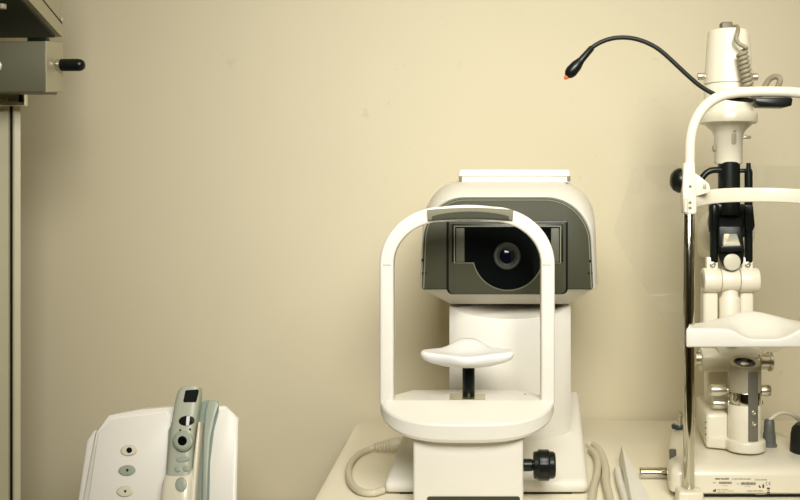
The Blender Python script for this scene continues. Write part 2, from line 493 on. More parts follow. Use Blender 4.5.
# adjusting knob
kz = W(523, 465, 1.30); ks = 1.30/1000
b = NB(); lathe(b, kz, (1, 0, 0), [(0, 5.2*ks), (0.001, 6.2*ks), (0.011, 6.2*ks), (0.0125, 5.4*ks), (0.0145, 5.4*ks)], 28); obj('knob_stem', b, BLACK, AR)
b = NB()
prof = [(0.0135, 11.5*ks), (0.0145, 13.2*ks), (0.019, 13.8*ks), (0.0200, 14.9*ks), (0.0212, 15.2*ks), (0.0325, 15.2*ks), (0.0335, 14.9*ks), (0.0345, 13.6*ks), (0.0395, 13.2*ks), (0.0418, 11.5*ks), (0.0418, 7*ks), (0.0405, 6*ks)]
a_, u_, v_ = frame_of((1, 0, 0))
rings = []
for t, r in prof:
    rg = []
    for k in range(48):
        rr = r * (0.955 if (k % 4 == 0 and 13.9*ks < r) else 1)
        rg.append(kz + a_*t + u_*rr*math.cos(2*PI*k/48) + v_*rr*math.sin(2*PI*k/48))
    rings.append(rg)
loft(b, rings); obj('knob', b, BLACK, AR, 'black knurled knob')
# head frame (inverted U)
FD = 1.335
b = NB()
P = [(387.3, y) for y in (404, 390, 350, 310, 280)]
for k in range(0, 15):
    a = (k/14) * (PI/2)
    P.append((387.3 + 55*(1-math.cos(a)), 264 - 49.6*math.sin(a)))
P = [(x, y if x < 425 else y - 0.2) for x, y in P]
P += [(450, 213.4), (459, 212.8), (467.3, 212.6)]
full = P + [(934.6 - x, y) for x, y in reversed(P[:-1])]
pth = catmull([W(x, y, FD) for x, y in full], 3)
band(b, pth, 13.8*FD/1000, 0.026, 0.0035, wf=lambda t: 1 + 0.13*max(0, 1-abs(2*t-1)*1.6))
obj('head_frame', b, WHITE, AR, sharp=0.7)
for x in (387.3, 547.3):
    b = NB(); pbox(b, x-4.5, x+3.5, 264.6, 265.4, FD-0.0134, 0.003); obj('frame_seam', b, CAPG, AR)
# forehead pad
b = NB()
def padpath(y, d, x0=427.5, x1=513.0, bow=2.2):
    return [W(x0 + (x1-x0)*k/20, y - bow*(1-(2*k/20-1)**2), d) for k in range(21)]
band(b, padpath(215.6, FD-0.0125), 11.2*FD/1000, 0.008, 0.0030); pd = obj('forehead_pad', b, PAD, AR, 'grey rubber forehead pad', sharp=0.9)
b = NB()
pts = []
lo = [W(432 + 77*k/20, 219.4 - 1.6*(1-(2*k/20-1)**2), FD-0.0175) for k in range(21)]
hi = [W(432 + 77*k/20, 216.5 - 5.0*(1-(2*k/20-1)**2)**0.8, FD-0.0175) for k in range(21)]
n0 = 0
loft(b, [[p + Vector((0, dy, 0)) for p in lo] + [p + Vector((0, dy, 0)) for p in reversed(hi)] for dy in (0, 0.006)])
obj('pad_groove', b, OLIVE, pd)
# chin cup
b = NB()
cs = 1.33/1000
cx0 = XX(467.3, 1.33)
NC = 64
def cupring(scale, zoff, back=1.0):
    pts = []
    for k in range(NC):
        a = 2*PI*k/NC
        c_, s__ = math.cos(a), math.sin(a)
        x = 47*cs*math.copysign(abs(c_)**0.75, c_)*scale
        q = abs(x)/(47*cs)
        wid = 0.027 + 0.020*math.exp(-(q/0.45)**2)
        y = 1.335 + wid*math.copysign(abs(s__)**0.7, s__)*scale
        pts.append(Vector((cx0 + x, y, zoff)))
    return pts
def cz(p, top):
    q = (p.x - cx0)/(47*cs); f = (p.y - 1.335)/0.05
    hump = 0.0128*math.exp(-(abs(q)/0.42)**3) * max(0, f)**0.8 if f > 0 else -0.0012*math.exp(-(q/0.5)**2)*(-f)
    dish = -0.002*math.exp(-(q/0.3)**2)*math.exp(-(f/0.4)**2)
    return hump + dish + 0.0008*abs(q)
zc0 = ZZ(352.5, 1.335)
rings = []
for sc_, zo in ((0.25, -0.0185), (0.55, -0.0165), (0.82, -0.0125), (0.95, -0.0085), (1.0, -0.004), (0.995, -0.0005), (0.965, 0.0015), (0.88, 0.0015), (0.7, 0.001), (0.45, 0.0005), (0.2, 0)):
    rg = cupring(sc_, zc0 + zo)
    for p in rg:
        if zo > -0.006: p.z += cz(p, True)
        elif zo > -0.014: p.z += 0.5*cz(p, True)
    rings.append(rg)
loft(b, rings)
cup = obj('chin_cup', b, CUPW, AR, 'bright white saucer-shaped chin cup', sharp=1.2)
b = NB(); cyl(b, (cx0+0.0015, 1.345, 0.884), (cx0+0.0015, 1.345, zc0-0.017), 6.3*cs, 28, 0.0004); obj('cup_post', b, BLACK, cup, 'black post')
b = NB(); box(b, cx0-18*cs, cx0+18*cs, 1.325, 1.365, 0.8845, 0.8858, 0.0004, 1); obj('post_plate', b, BRASS, AR)

# power cord of the autorefractor
b = NB()
pl = [TB(x, y, 0.006) for x, y in ((383.5, 491), (372, 493), (360, 491), (351.5, 484), (348.5, 473), (351, 463), (359, 454), (369, 449.5))]
pl.append(TB(376, 446.5, 0.010)); pl.append(TB(384, 445, 0.013))
pl[0].z += 0.0015
tube(b, pl, 0.0048, 12, 8)
t_ = thing('power_cord', 'cream power cord looping on the table from the left side of the autorefractor', 'cable', tuple(TB(350, 473)))
obj('cord', b, CORD, t_)
b = NB()
A = TB(375, 447.2, 0.010); B = TB(402, 443.5, 0.014)
a_, u_, v_ = frame_of(B - A); L = (B-A).length
pr = []
for k in range(5):
    t0 = L*0.10*k
    pr += [(t0, 0.0055+0.0006*k), (t0+L*0.03, 0.0072+0.0006*k), (t0+L*0.065, 0.0072+0.0006*k), (t0+L*0.085, 0.0057+0.0006*k)]
pr += [(L*0.52, 0.0095), (L*0.62, 0.0105), (L*0.95, 0.0105), (L*0.98, 0.009)]
lathe(b, A, B-A, pr, 20); obj('plug', b, CORD, t_)

# cables right of the autorefractor
def cable(name, label, pts, r, m=CORD):
    b = NB(); P = [TB(x, y, h) for x, y, h in pts]
    tube(b, P, r, 12, 8)
    o = obj(name, b, m, None, origin=P[len(P)//2])
    o['label'] = label; o['category'] = 'cable'
    return o
cable('data_cable', 'cream cable bent in a tight bow against the right side of the autorefractor base',
      [(590.5, 450, 0.006), (594, 453, 0.006), (597.5, 461, 0.006), (597, 474, 0.006), (594, 486, 0.006), (592, 500, 0.006), (590, 520, 0.006)], 0.0056)
cable('data_cable', 'outer cream cable arching over the table between the autorefractor base and the pointed rail cover',
      [(589, 444, 0.006), (595, 446, 0.006), (601.5, 455, 0.006), (605.5, 468, 0.006), (606, 482, 0.006), (609.5, 498, 0.006), (614, 520, 0.006)], 0.0060)

# ================================================================== slit lamp
SX = 0.372
SL = thing('slit_lamp', 'white slit lamp microscope with black prism head on a wide sliding base at the right', 'medical instrument', (SX, 1.45, ZT))
# base
b = NB()
def baseplan(inset):
    pts = [(-0.118, 1.336), (0.130, 1.336), (0.122, 1.40), (0.099, 1.51), (0.062, 1.655), (-0.050, 1.655), (-0.087, 1.51), (-0.110, 1.40)]
    P = rpoly(pts, [0.014, 0.014, 0.06, 0.08, 0.03, 0.03, 0.08, 0.06], 5)
    cx_, cy_ = 0.007, 1.50
    out = []
    for p in P:
        v = Vector((p.x-cx_, p.y-cy_)); L = v.length
        # anisotropic inset towards the middle
        q = Vector((v.x*(1-inset/0.12), v.y*(1-inset/0.14)))
        out.append((SX + cx_ + q.x, cy_ + q.y))
    return out
def br(inset, z): return [Vector((x, y, z)) for x, y in baseplan(inset)]
loft(b, [br(0.004, ZT+0.006), br(0.0, ZT+0.009), br(0.0, ZT+0.030), br(0.0015, ZT+0.036), br(0.006, ZT+0.041), br(0.013, ZT+0.044), br(0.03, ZT+0.047), br(0.06, ZT+0.048)])
sb = obj('base', b, WHITEP, SL, sharp=0.8)
b = NB(); loft(b, [br(0.008, ZT+0.001), br(0.008, ZT+0.0065)]); obj('base_underside', b, BLACK, SL)
# label printing (lines too small to be legible, bars, symbols)
b = NB(); b2 = NB()
LY = 1.3358
def mark(bb, x0, x1, y0, y1): box(bb, XX(x0, LY), XX(x1, LY), LY, LY+0.0008, ZZ(y1, LY), ZZ(y0, LY))
def words(bb, x0, x1, y, h, seed):
    r = random.Random(seed); x = x0
    while x < x1:
        w = r.uniform(0.5, 0.9)
        mark(bb, x, min(x+w, x1), y + r.uniform(0, h*0.3), y+h)
        x += w + (r.uniform(0.15, 0.25) if r.random() > 0.14 else 0.8)
words(b, 715, 729, 478.0, 1.6, 1)
words(b2, 732, 751, 478.2, 1.4, 2); words(b2, 755, 767, 479.0, 1.4, 3)
words(b2, 713, 716, 482.2, 1.0, 4)
x = 719
rr = random.Random(9)
while x < 731.5:
    w = rr.uniform(0.25, 0.6); mark(b, x, x+w, 481.7, 484.0); x += w + rr.uniform(0.2, 0.35)
words(b2, 737, 740, 483.2, 1.0, 5)
x = 741
while x < 755.5:
    w = rr.uniform(0.25, 0.6); mark(b, x, x+w, 482.3, 485.0); x += w + rr.uniform(0.2, 0.35)
words(b2, 722, 728, 485.4, 0.6, 6); words(b2, 745, 751, 486.0, 0.6, 7)
mark(b, 713, 716, 490, 491.8); mark(b, 714.8, 716, 489, 490)                      # factory symbol
for k, (x1, sd) in enumerate(((728, 11), (734, 12), (725, 13))): words(b2, 717.5, x1, 489.0 + 1.6*k, 0.7, sd)
words(b2, 747, 764, 490.2, 1.3, 14); words(b2, 756, 766, 493.8, 0.9, 15)
mark(b, 758.8, 759.9, 485.2, 487.6); mark(b, 759.9, 760.9, 486.4, 488.0)
mark(b, 762.4, 764.2, 484.8, 488.0); mark(b, 762.9, 763.7, 484.0, 484.8)
mark(b, 767.0, 770.0, 487.6, 489.4); mark(b, 767.0, 770.0, 491.8, 493.4); mark(b2, 767.4, 769.6, 489.8, 491.2)
def arcmark(bb, cx, cy, r, a0, a1, wd=0.5):
    n = 10
    ring = []
    for rr_ in (r+wd/2, r-wd/2):
        ring.append([W(cx + rr_*math.cos(a0+(a1-a0)*k/n), cy + rr_*math.sin(a0+(a1-a0)*k/n), LY) for k in range(n+1)])
    for k in range(n):
        q = [ring[0][k], ring[0][k+1], ring[1][k+1], ring[1][k]]
        prism(bb, q, (0, 0.0008, 0))
arcmark(b, 767.6, 483.6, 1.6, PI*0.5, PI*1.5); arcmark(b, 770.6, 483.6, 1.6, PI*0.5, PI*1.5); mark(b, 769.0, 770.2, 483.4, 483.8)   # CE
lb = obj('rating_print', b, INK, sb, 'dark printed rating label with barcodes and CE mark'); obj('fine_print', b2, INKL, lb) if False else obj('fine_print', b2, INKL, sb)
# axle to the left
b = NB()
ax = W(650, 473, 1.435); ay = ax.copy(); ax.x = 0.2295; ay.x = 0.30
cyl(b, ax, ay, 0.0080, 24); obj('axle', b, CHROME, SL)
b = NB(); box(b, 0.236, 0.29, 1.445, 1.452, ZT+0.0005, ZT+0.006, 0.001); obj('rack', b, STEEL, SL)
# locking lever at the left front of the base
b = NB()
lv = W(673, 461, 1.40)
cyl(b, W(673, 463, 1.395), W(672.6, 449.5, 1.395), 3.6*1.395/1000, 20); obj('locking_screw', b, GREYP, SL)
# small ringed knob behind the post
b = NB(); kk = W(679.5, 421.5, 1.55); kk.z = ZT+0.046
lathe(b, kk, (0, 0, 1), [(0, 0.010), (0.004, 0.0105), (0.006, 0.0095)], 24, 1.2, 1.0); obj('lock_ring', b, BLUE, SL)
b = NB(); lathe(b, kk, (0, 0, 1), [(0.005, 0.007), (0.007, 0.007), (0.009, 0.004), (0.018, 0.004), (0.020, 0.0055), (0.024, 0.0055), (0.026, 0.003)], 20); obj('lock_knob', b, STEEL, SL)
# swivel arm : block + round holder
TWD = 1.405
tx = XX(744.5, TWD); ts = TWD/1000
b = NB()
z0 = ZT+0.050
hp = []
for k in range(25):
    a = -PI + PI*k/24
    hp.append((tx + 0.0005 + 0.0272*math.cos(a), TWD - 0.004 + 0.0272*math.sin(a)))
outline = hp + [(tx+0.027, 1.45), (tx-0.005, 1.55), (tx-0.036, 1.55), (tx-0.052, 1.412)]
prism(b, [(x, y, z0) for x, y in outline], (0, 0, 0.016), 0.003, 3, 0.7)
obj('arm_holder', b, WHITEP, SL, sharp=0.7)
b = NB()
n0 = 0
prism(b, [(tx-0.053, 1.41, z0-0.001), (tx-0.020, 1.41, z0-0.001), (tx-0.012, 1.55, z0-0.001), (tx-0.037, 1.55, z0-0.001)], (0, 0, 0.050), 0.006, 3)
obj('arm_block', b, WHITEP, SL)
for k, y in enumerate((422, 428, 434)):
    b = NB(); lathe(b, W(705.5, y, 1.4105), (0, -1, 0), [(0, 0.0012), (0.001, 0.0012), (0.0012, 0.0006), (0.0012, 0)], 10); obj('vent_hole', b, GREYP, SL)
# lamp post (tower) of the illumination arm
zb0, zb1, zr0, zr1, zcap = ZZ(437, TWD), ZZ(405, TWD), ZZ(404, TWD), ZZ(391, TWD), ZZ(362, TWD)
r = 16.3*ts
def slant(bm):
    for v in bm.verts:
        if v.co.z > zcap - 0.006: v.co.z += (v.co.y - TWD)*0.28
b = NB(); cyl(b, (tx, TWD, zb0 - 0.004), (tx, TWD, zr0+0.001), r, 40, 0.0006); tw = obj('tower', b, WHITEP, SL)
b = NB(); cyl(b, (tx, TWD, zr0), (tx, TWD, zr1), r*0.985, 40, 0.0005); obj('tower_ring', b, CHROME, SL)
b = NB()
lathe(b, (tx, TWD, zr1), (0, 0, 1), [(0, r*0.97), (0.001, r*1.0), (zcap-zr1-0.002, r*1.0), (zcap-zr1-0.0005, r*0.97), (zcap-zr1, r*0.93), (zcap-zr1, r*0.66), (zcap-zr1-0.004, r*0.62), (zcap-zr1-0.004, 0)], 40)
slant(b); tc_ = obj('tower_cap', b, CAPG, SL)
b = NB(); lathe(b, (tx, TWD, zcap-0.0042), (0, 0, 1), [(0, r*0.66), (0.0036, r*0.655), (0.0040, r*0.60), (0.0012, r*0.50), (0.0012, 0)], 32); slant(b); obj('cap_recess', b, BLACK, tc_)
b = NB(); lathe(b, (tx, TWD, zcap-0.004), (0, 0, 1), [(0, r*0.26), (0.0016, r*0.26), (0.0022, r*0.2), (0.0022, 0)], 6); slant(b); obj('cap_bolt', b, STEEL, tc_)
b = NB()
xs = XX(748.8, TWD)
ang = math.asin((xs - tx)/r)
rot = Matrix.Translation((tx, TWD, 0)) @ Matrix.Rotation(ang, 4, 'Z')
box(b, -5*ts, 5*ts, -r-0.0022, -r+0.006, zb0-0.001, zcap-0.010, 0.0012, 2, rot); st = obj('scale_strip', b, STRIPG, SL)
for y in (409, 420):
    d_ = rot @ Vector((0, -r-0.0022, 0)); screw('strip_screw', (d_.x, d_.y, ZZ(y, TWD)), (math.sin(ang), -math.cos(ang), 0), 0.0032, st)
# chrome knobs on the tower
def hknob(name, px0, px1, py, d, rpx, m=CHROME, parent=SL, step=True):
    b = NB(); s = d/1000; A = W(px0, py, d); L = abs(px1-px0)*s; dr = (1 if px1 > px0 else -1, 0, 0)
    R = rpx*s
    lathe(b, A, dr, [(0, R*0.5), (L*0.16, R*0.5), (L*0.18, R*0.92), (L*0.24, R), (L*0.92, R), (L, R*0.9), (L, R*0.5), (L*0.97, R*0.45)], 28)
    return obj(name, b, m, parent)
hknob('clamp_knob', 729, 710.5, 390, TWD+0.003, 5.6, STEEL)
hknob('clamp_knob', 758, 770, 390.5, TWD+0.003, 5.6, STEEL)
hknob('clamp_knob', 731, 712.5, 403.5, TWD+0.02, 5.2, STEEL)
b = NB(); s = 1.42/1000; lathe(b, W(757, 402.5, 1.42), (1, 0, 0), [(0, 3*s), (0.006, 3*s), (0.008, 2*s)], 16); obj('set_screw', b, STEEL, SL)
# swing arm head above tower
HD = 1.47
b = NB()
P = rpoly([(713, 337), (735, 337), (765, 350), (764, 372), (742, 372), (724, 366)], [4, 4, 10, 8, 8, 8], 5)
pplate(b, [(p.x, p.y) for p in P], 1.445, 0.05, 0.005, 3, 0.7); obj('swing_arm', b, WHITEP, SL)
b = NB(); A = W(700, 359.5, 1.462); B = W(727, 359.5, 1.462); cyl(b, A, B, 12*1.462/1000, 32, 0.003); obj('pivot_barrel', b, WHITEP, SL)
hknob('pivot_cap', 703, 694.5, 359, 1.462, 7.2, STEEL)
hknob('tension_knob', 757, 769, 361.5, 1.44, 8.0, STEEL)
b = NB(); A = W(768, 361.5, 1.44); lathe(b, A, (1, 0, 0), [(0, 0.0135), (0.001, 0.0142), (0.0045, 0.0142), (0.0058, 0.012)], 28); obj('tension_disc', b, STEEL, SL)
b = NB(); pbox(b, 708, 731, 371, 415, 1.475, 0.03, 0.004, 2); obj('rear_post', b, WHITEP, SL)
# twin arms and centre barrel
b = NB(); pbox(b, 703.5, 718.5, 285, 345, 1.45, 0.025, 0.005, 3); obj('side_arm', b, WHITEP, SL)
b = NB(); pbox(b, 741, 754.5, 285, 345, 1.45, 0.025, 0.005, 3); obj('side_arm', b, WHITEP, SL)
b = NB(); s = 1.455/1000; c = W(729.5, 345, 1.455)
lathe(b, c, (0, 0, 1), [(0, 10.5*s), (46*s, 10.5*s), (48*s, 9.6*s), (49.5*s, 8.6*s), (56*s, 8.6*s)], 32); obj('centre_barrel', b, WHITEP, SL)
# hinge
hc = 1.452; s = hc/1000
for nm, x0, x1, rr_ in (('hinge_end', 702.5, 719.6, 12.2), ('hinge_middle', 720.2, 738.2, 11.6), ('hinge_end', 738.8, 757.8, 12.2)):
    b = NB(); cyl(b, W(x0, 280, hc), W(x1, 280, hc), rr_*s, 36, 0.0015); obj(nm, b, WHITEP, SL)
b = NB(); lathe(b, W(702.6, 280, hc), (-1, 0, 0), [(0, 8*s), (0.001, 7.6*s), (0.001, 0)], 24); obj('hinge_cap', b, CAPG, SL)
# black rods
RD = 1.45; s = RD/1000
for x0, y0, y1 in ((714, 196, 262), (748.5, 163, 262)):
    b = NB()
    lathe(b, W(x0, y1, RD), (0, 0, 1), [(0, 3.8*s), (0.002, 4.1*s), ((y1-y0)*s-0.012, 4.1*s), ((y1-y0)*s-0.011, 2.4*s), ((y1-y0)*s, 2.2*s)], 20)
    rd = obj('tilt_rod', b, BLACK, SL)
for x in (712.5, 747.5):
    b = NB(); pbox(b, x-6, x+6, 257, 272, 1.447, 0.012, 0.003); obj('rod_foot', b, WHITEP, SL)
    screw('rod_screw', W(x, 264.5, 1.4468), (0, -1, 0), 0.0042, SL)
# rod collars
b = NB(); cyl(b, W(714, 232, RD), W(714, 205, RD), 5.2*s, 20); obj('rod_collar', b, BLACK, SL)
b = NB(); P = rpoly([(745, 205), (753, 205), (755, 226), (752, 233), (746, 231)], 1.5, 3); pplate(b, [(p.x, p.y) for p in P], 1.442, 0.014, 0.0012); obj('rod_clip', b, BLACK, SL)
# black slit body
b = NB(); s = 1.455/1000
lathe(b, W(729, 215, 1.455), (0, 0, 1), [(0, 11*s), (52.5*s, 11*s), (53*s, 10.6*s)], 36); obj('slit_tube', b, BLACK, SL)
b = NB(); pbox(b, 712, 753, 204, 213, 1.446, 0.025, 0.002); obj('cross_plate', b, BLACK, SL)
b = NB(); lathe(b, W(730.5, 222, 1.452), (0, -1, 0), [(-0.02, 20*s), (0, 20*s), (0.003, 18.5*s), (0.003, 13*s), (0.001, 12*s), (0.001, 0)], 36); obj('filter_wheel', b, BLACK, SL)
b = NB(); tube(b, [W(700.5, 183, 1.45), W(702.5, 177.5, 1.45), (W(707, 172.5, 1.45)), W(713, 170.2, 1.45), W(722, 170, 1.45)], 0.0046, 12, 6); obj('elbow_arm', b, BLACK, SL)
b = NB(); cyl(b, W(735, 171, 1.45), W(751.5, 170.5, 1.45), 0.0032, 14); obj('cross_pin', b, BLACK, SL)
# prism holder
b = NB()
P = [(719.5, 228), (725, 225), (739, 225), (744, 247), (743.5, 252), (744, 262)]
P = rpoly([(718.5, 226), (742, 226), (744.5, 250), (743.5, 264), (733, 271), (722.5, 266), (719, 250)], [3, 3, 3, 6, 9, 7, 3], 5)
pplate(b, [(p.x, p.y) for p in P], 1.436, 0.012, 0.0015, 2, 0.7); ph = obj('prism_holder', b, BLACK, SL)
b = NB()
mq = [W(724, 231, 1.438), W(735, 228.5, 1.440), W(741, 246, 1.427), W(723, 246.5, 1.427)]
prism(b, mq, (0, 0.006, 0.003), 0.0008, 1); obj('prism_mirror', b, MIRROR, ph, 'bright tilted mirror prism')
b = NB(); P = rpoly([(721, 246.5), (743, 245.5), (743.5, 251), (721.5, 252)], 1, 3); pplate(b, [(p.x, p.y) for p in P], 1.4265, 0.012, 0.001); obj('mirror_ledge', b, BLACK, ph)
b = NB(); s = 1.43/1000; lathe(b, W(732, 262, 1.4362), (0, -1, 0), [(0, 8.6*s), (0.0015, 8.4*s), (0.002, 7.6*s), (0.002, 0)], 32); obj('reflector_disc', b, DISC, ph, 'pale round disc')
# neck and lamp housing
LD = 1.46; s = LD/1000
def zz(y): return ZZ(y, LD)
lx = XX(728.3, LD)
b = NB()
lathe(b, (lx, LD, zz(164)), (0, 0, 1), [(0, 13.4*s), (0.002, 14.0*s), (zz(136)-zz(164), 14.2*s), (zz(131)-zz(164), 16.5*s), (zz(126)-zz(164), 22*s), (zz(123.6)-zz(164), 25.5*s)], 40)
nk = obj('neck', b, WHITEP, SL, sharp=0.8)
b = NB(); lathe(b, (lx, LD, zz(124)), (0, 0, 1), [(0, 27*s), (0.0015, 28.4*s), (zz(114.5)-zz(124), 28.6*s), (zz(113)-zz(124), 27.8*s), (zz(112.6)-zz(124), 24*s)], 48); obj('flange', b, WHITEP, SL)
b = NB(); lathe(b, (lx, LD, zz(113)), (0, 0, 1), [(0, 24*s), (zz(87)-zz(113), 24*s), (zz(86)-zz(113), 23.4*s), (zz(84)-zz(113), 22.6*s)], 48); obj('lamp_socket', b, WHITEP, SL)
b = NB(); lathe(b, (lx, LD, zz(84.4)), (0, 0, 1), [(0, 23.4*s), (0.001, 24.2*s), (zz(34)-zz(84.4), 20.4*s), (zz(31.5)-zz(84.4), 19.4*s), (zz(30.2)-zz(84.4), 17*s), (zz(30)-zz(84.4), 0)], 48); obj('lamp_housing', b, WHITEP, SL, 'cylindrical white lamp housing', sharp=0.8)
for x0, x1, y in ((705.5, 697.5, 76.5), (751, 757.5, 77)):
    hknob('housing_screw', x0, x1, y, LD-0.004, 3.6, STEEL)
b = NB()
P = rpoly([(731.6, 127.5), (736.4, 127.5), (736.4, 144.5), (731.6, 144.5)], 2.4, 5)
pplate(b, [(p.x, p.y) for p in P], LD-14.4*s-0.0006, 0.006, 0.0008); obj('neck_slot', b, CAPG, nk)
screw('slot_screw', W(734, 130, LD-14.4*s-0.001), (0, -1, 0), 0.0028, nk)
hknob('neck_pin', 741, 750.5, 137.3, LD, 1.5, STEEL)
b = NB(); lathe(b, W(715, 148.5, LD-0.003), (-1, 0, 0), [(0, 3.2*s), (0.002, 3.6*s), (0.0034, 2.6*s)], 20); obj('neck_button', b, CAPG, nk)
b = NB(); lathe(b, W(753.5, 118.5, LD-0.012), (0.4, -1, 0), [(0, 0.0012), (0.002, 0.0012)], 8); obj('flange_dot', b, GREYP, SL)
# coiled lamp cord
b = NB()
pbox(b, 722, 733, 21.5, 31, LD-0.012, 0.018, 0.002); 
pbox(b, 731, 738.5, 24.5, 29.5, LD-0.008, 0.010, 0.002); obj('lamp_plug', b, PLUGT, SL, 'taupe plug on the lamp housing')
b = NB()
cd = LD - 0.048
path = [W(735, 27.0, LD-0.006), W(738.0, 28, LD-0.026), W(737.5, 33, cd+0.004), W(736.0, 39, cd), W(739.5, 44, cd), W(746.0, 47.5, cd-0.004), W(745, 50, cd+0.004)]
A = W(741.5, 50.5, cd); B = W(748.5, 90, cd); ax_ = (B-A)
a_, u_, v_ = frame_of(ax_)
turns = 9
hel = []
for k in range(turns*16+1):
    t = k/(turns*16); q = 2*PI*turns*t
    hel.append(A + ax_*t + u_*(4.1*s*math.cos(q)) + v_*(4.1*s*math.sin(q)))
path2 = catmull(path, 6) + hel[4:]
tail = [W(752, 95, cd), W(758, 97, cd+0.01), W(763.5, 89, cd+0.012), W(768, 81, cd+0.010), W(773, 77, cd+0.006), W(778, 77, cd+0.002), W(780, 81, cd), W(778, 87, cd+0.002), W(780, 93, cd+0.006)]
tube(b, path2, 0.0030, 8, 0)
obj('coiled_cord', b, TAUPE, SL, 'taupe coiled cord')
b = NB()
tube(b, [W(748.5, 91, cd)] + tail, 0.0042, 10, 6); obj('cord_tail', b, TAUPE, SL)
# microscope behind
b = NB(); s = 1.54/1000
lathe(b, W(731, 232, 1.535), (0, 1, 0), [(-0.012, 17*s), (-0.010, 21*s), (0, 23*s), (0.004, 24.5*s), (0.03, 26*s), (0.05, 26*s), (0.055, 22*s)], 40); obj('objective_body', b, WHITEP, SL)
b = NB(); box(b, XX(712, 1.58), XX(750, 1.58), 1.585, 1.70, ZZ(262, 1.58), ZZ(205, 1.58), 0.012, 3); obj('microscope_body', b, WHITEP, SL)
for x in (721, 741):
    b = NB(); A = W(x, 226, 1.70); A.y = 1.69; lathe(b, A, (0, 1, 0), [(0, 0.015), (0.05, 0.015), (0.052, 0.019), (0.075, 0.020), (0.08, 0.016)], 28); obj('eyepiece', b, BLACK, SL)
b = NB(); box(b, XX(716, 1.60), XX(746, 1.60), 1.60, 1.64, ZT+0.046, ZZ(262, 1.58)+0.004, 0.006, 2); obj('microscope_post', b, WHITEP, SL)
b = NB(); box(b, XX(716, 1.60), XX(746, 1.60), 1.45, 1.61, ZZ(345, 1.45), ZZ(345, 1.45)+0.025, 0.004, 2); obj('link_arm', b, WHITEP, SL)
# breath shield (clear acrylic with a round opening)
b = NB()
SD = 1.522
outer = rpoly([(634, 166), (614, 232), (681, 352), (781, 352), (848, 232), (828, 166)], [8, 14, 14, 14, 14, 8], 7)
no = len(outer)
ang0 = [math.atan2(p.y-232, p.x-731) for p in outer]
inner = [Vector((731 + 19*math.cos(a), 232 + 19*math.sin(a))) for a in ang0]
def ringW(P, d): return [W(p.x, p.y, SD) + Vector((0, d, 0)) for p in P]
loft(b, [ringW(outer, 0), ringW(outer, 0.002), ringW(inner, 0.002), ringW(inner, 0), ringW(outer, 0)], False, False)
obj('breath_shield', b, ACRYL, SL, 'clear acrylic breath shield')
# connector and joystick on the base
b = NB(); cc = W(769.3, 447, 1.43); cc.z = ZT+0.0455; s = 1.43/1000
b.free(); b = NB()
lathe(b, cc, (0, 0, 1), [(0, 7.6*s), (4*s, 7.6*s), (5*s, 6.4*s), (15*s, 6.2*s), (15.5*s, 5.4*s), (26*s, 5.2*s), (27*s, 4.6*s), (28.5*s, 4.4*s)], 24); cn = obj('connector', b, GREYP, SL, 'grey cylindrical connector')
b = NB()
t0 = cc + Vector((0, 0, 28*s))
tube(b, [t0, W(772.5, 417.5, 1.43), W(779, 413.5, 1.432), W(787, 413, 1.434), W(795, 416.5, 1.437), W(801, 423, 1.44), W(806, 437, 1.44), cc + Vector((0.058, 0.012, 0.001))], 0.0030, 10, 8); obj('connector_cord', b, CORD, SL)
b = NB(); jc = Vector((XX(808, 1.40), 1.40, ZT+0.044)); s = 1.40/1000
lathe(b, jc, (0, 0, 1), [(0, 17*s), (3*s, 17.6*s), (20*s, 16.8*s), (26*s, 15.5*s), (30*s, 12*s), (30*s, 6*s), (34*s, 4.2*s), (56*s, 4*s), (58*s, 6*s), (76*s, 6.6*s), (84*s, 5*s)], 32); obj('joystick', b, BLACKR, SL, 'black joystick')

# ================================================================== head rest of the slit lamp
PD = 1.325; ps = PD/1000
hx0 = XX(688.8, PD); hxc = XX(767, PD); hx1 = 2*hxc - hx0
HR = thing('slit_lamp_headrest', 'chrome-posted white headrest with forehead band and chin support in front of the slit lamp', 'headrest', (hxc, PD, ZT))
for x in (hx0, hx1):
    b = NB(); cyl(b, (x, PD, ZZ(491, PD)-0.002), (x, PD, ZZ(213, PD)), 5.6*ps, 28, 0.0004); obj('post', b, CHROME, HR, 'shiny chrome post')
    b = NB(); box(b, x-13*ps, x+12*ps, PD-0.020, PD+0.0085, ZT, ZZ(488, PD), 0.0035, 3); obj('foot', b, WHITEP, HR)
# top tube
b = NB()
P = []
half = [(689.6, 168), (689.8, 150), (690.6, 138), (694, 124), (700.5, 111.5), (710.5, 101.5), (723, 95.3), (737, 92.6), (752, 91.8), (767, 91.6)]
full = half + [(1534 - x, y) for x, y in reversed(half[:-1])]
tube(b, [W(x, y, PD) for x, y in full], 5.3*ps, 18, 6); obj('top_tube', b, WHITEP, HR)
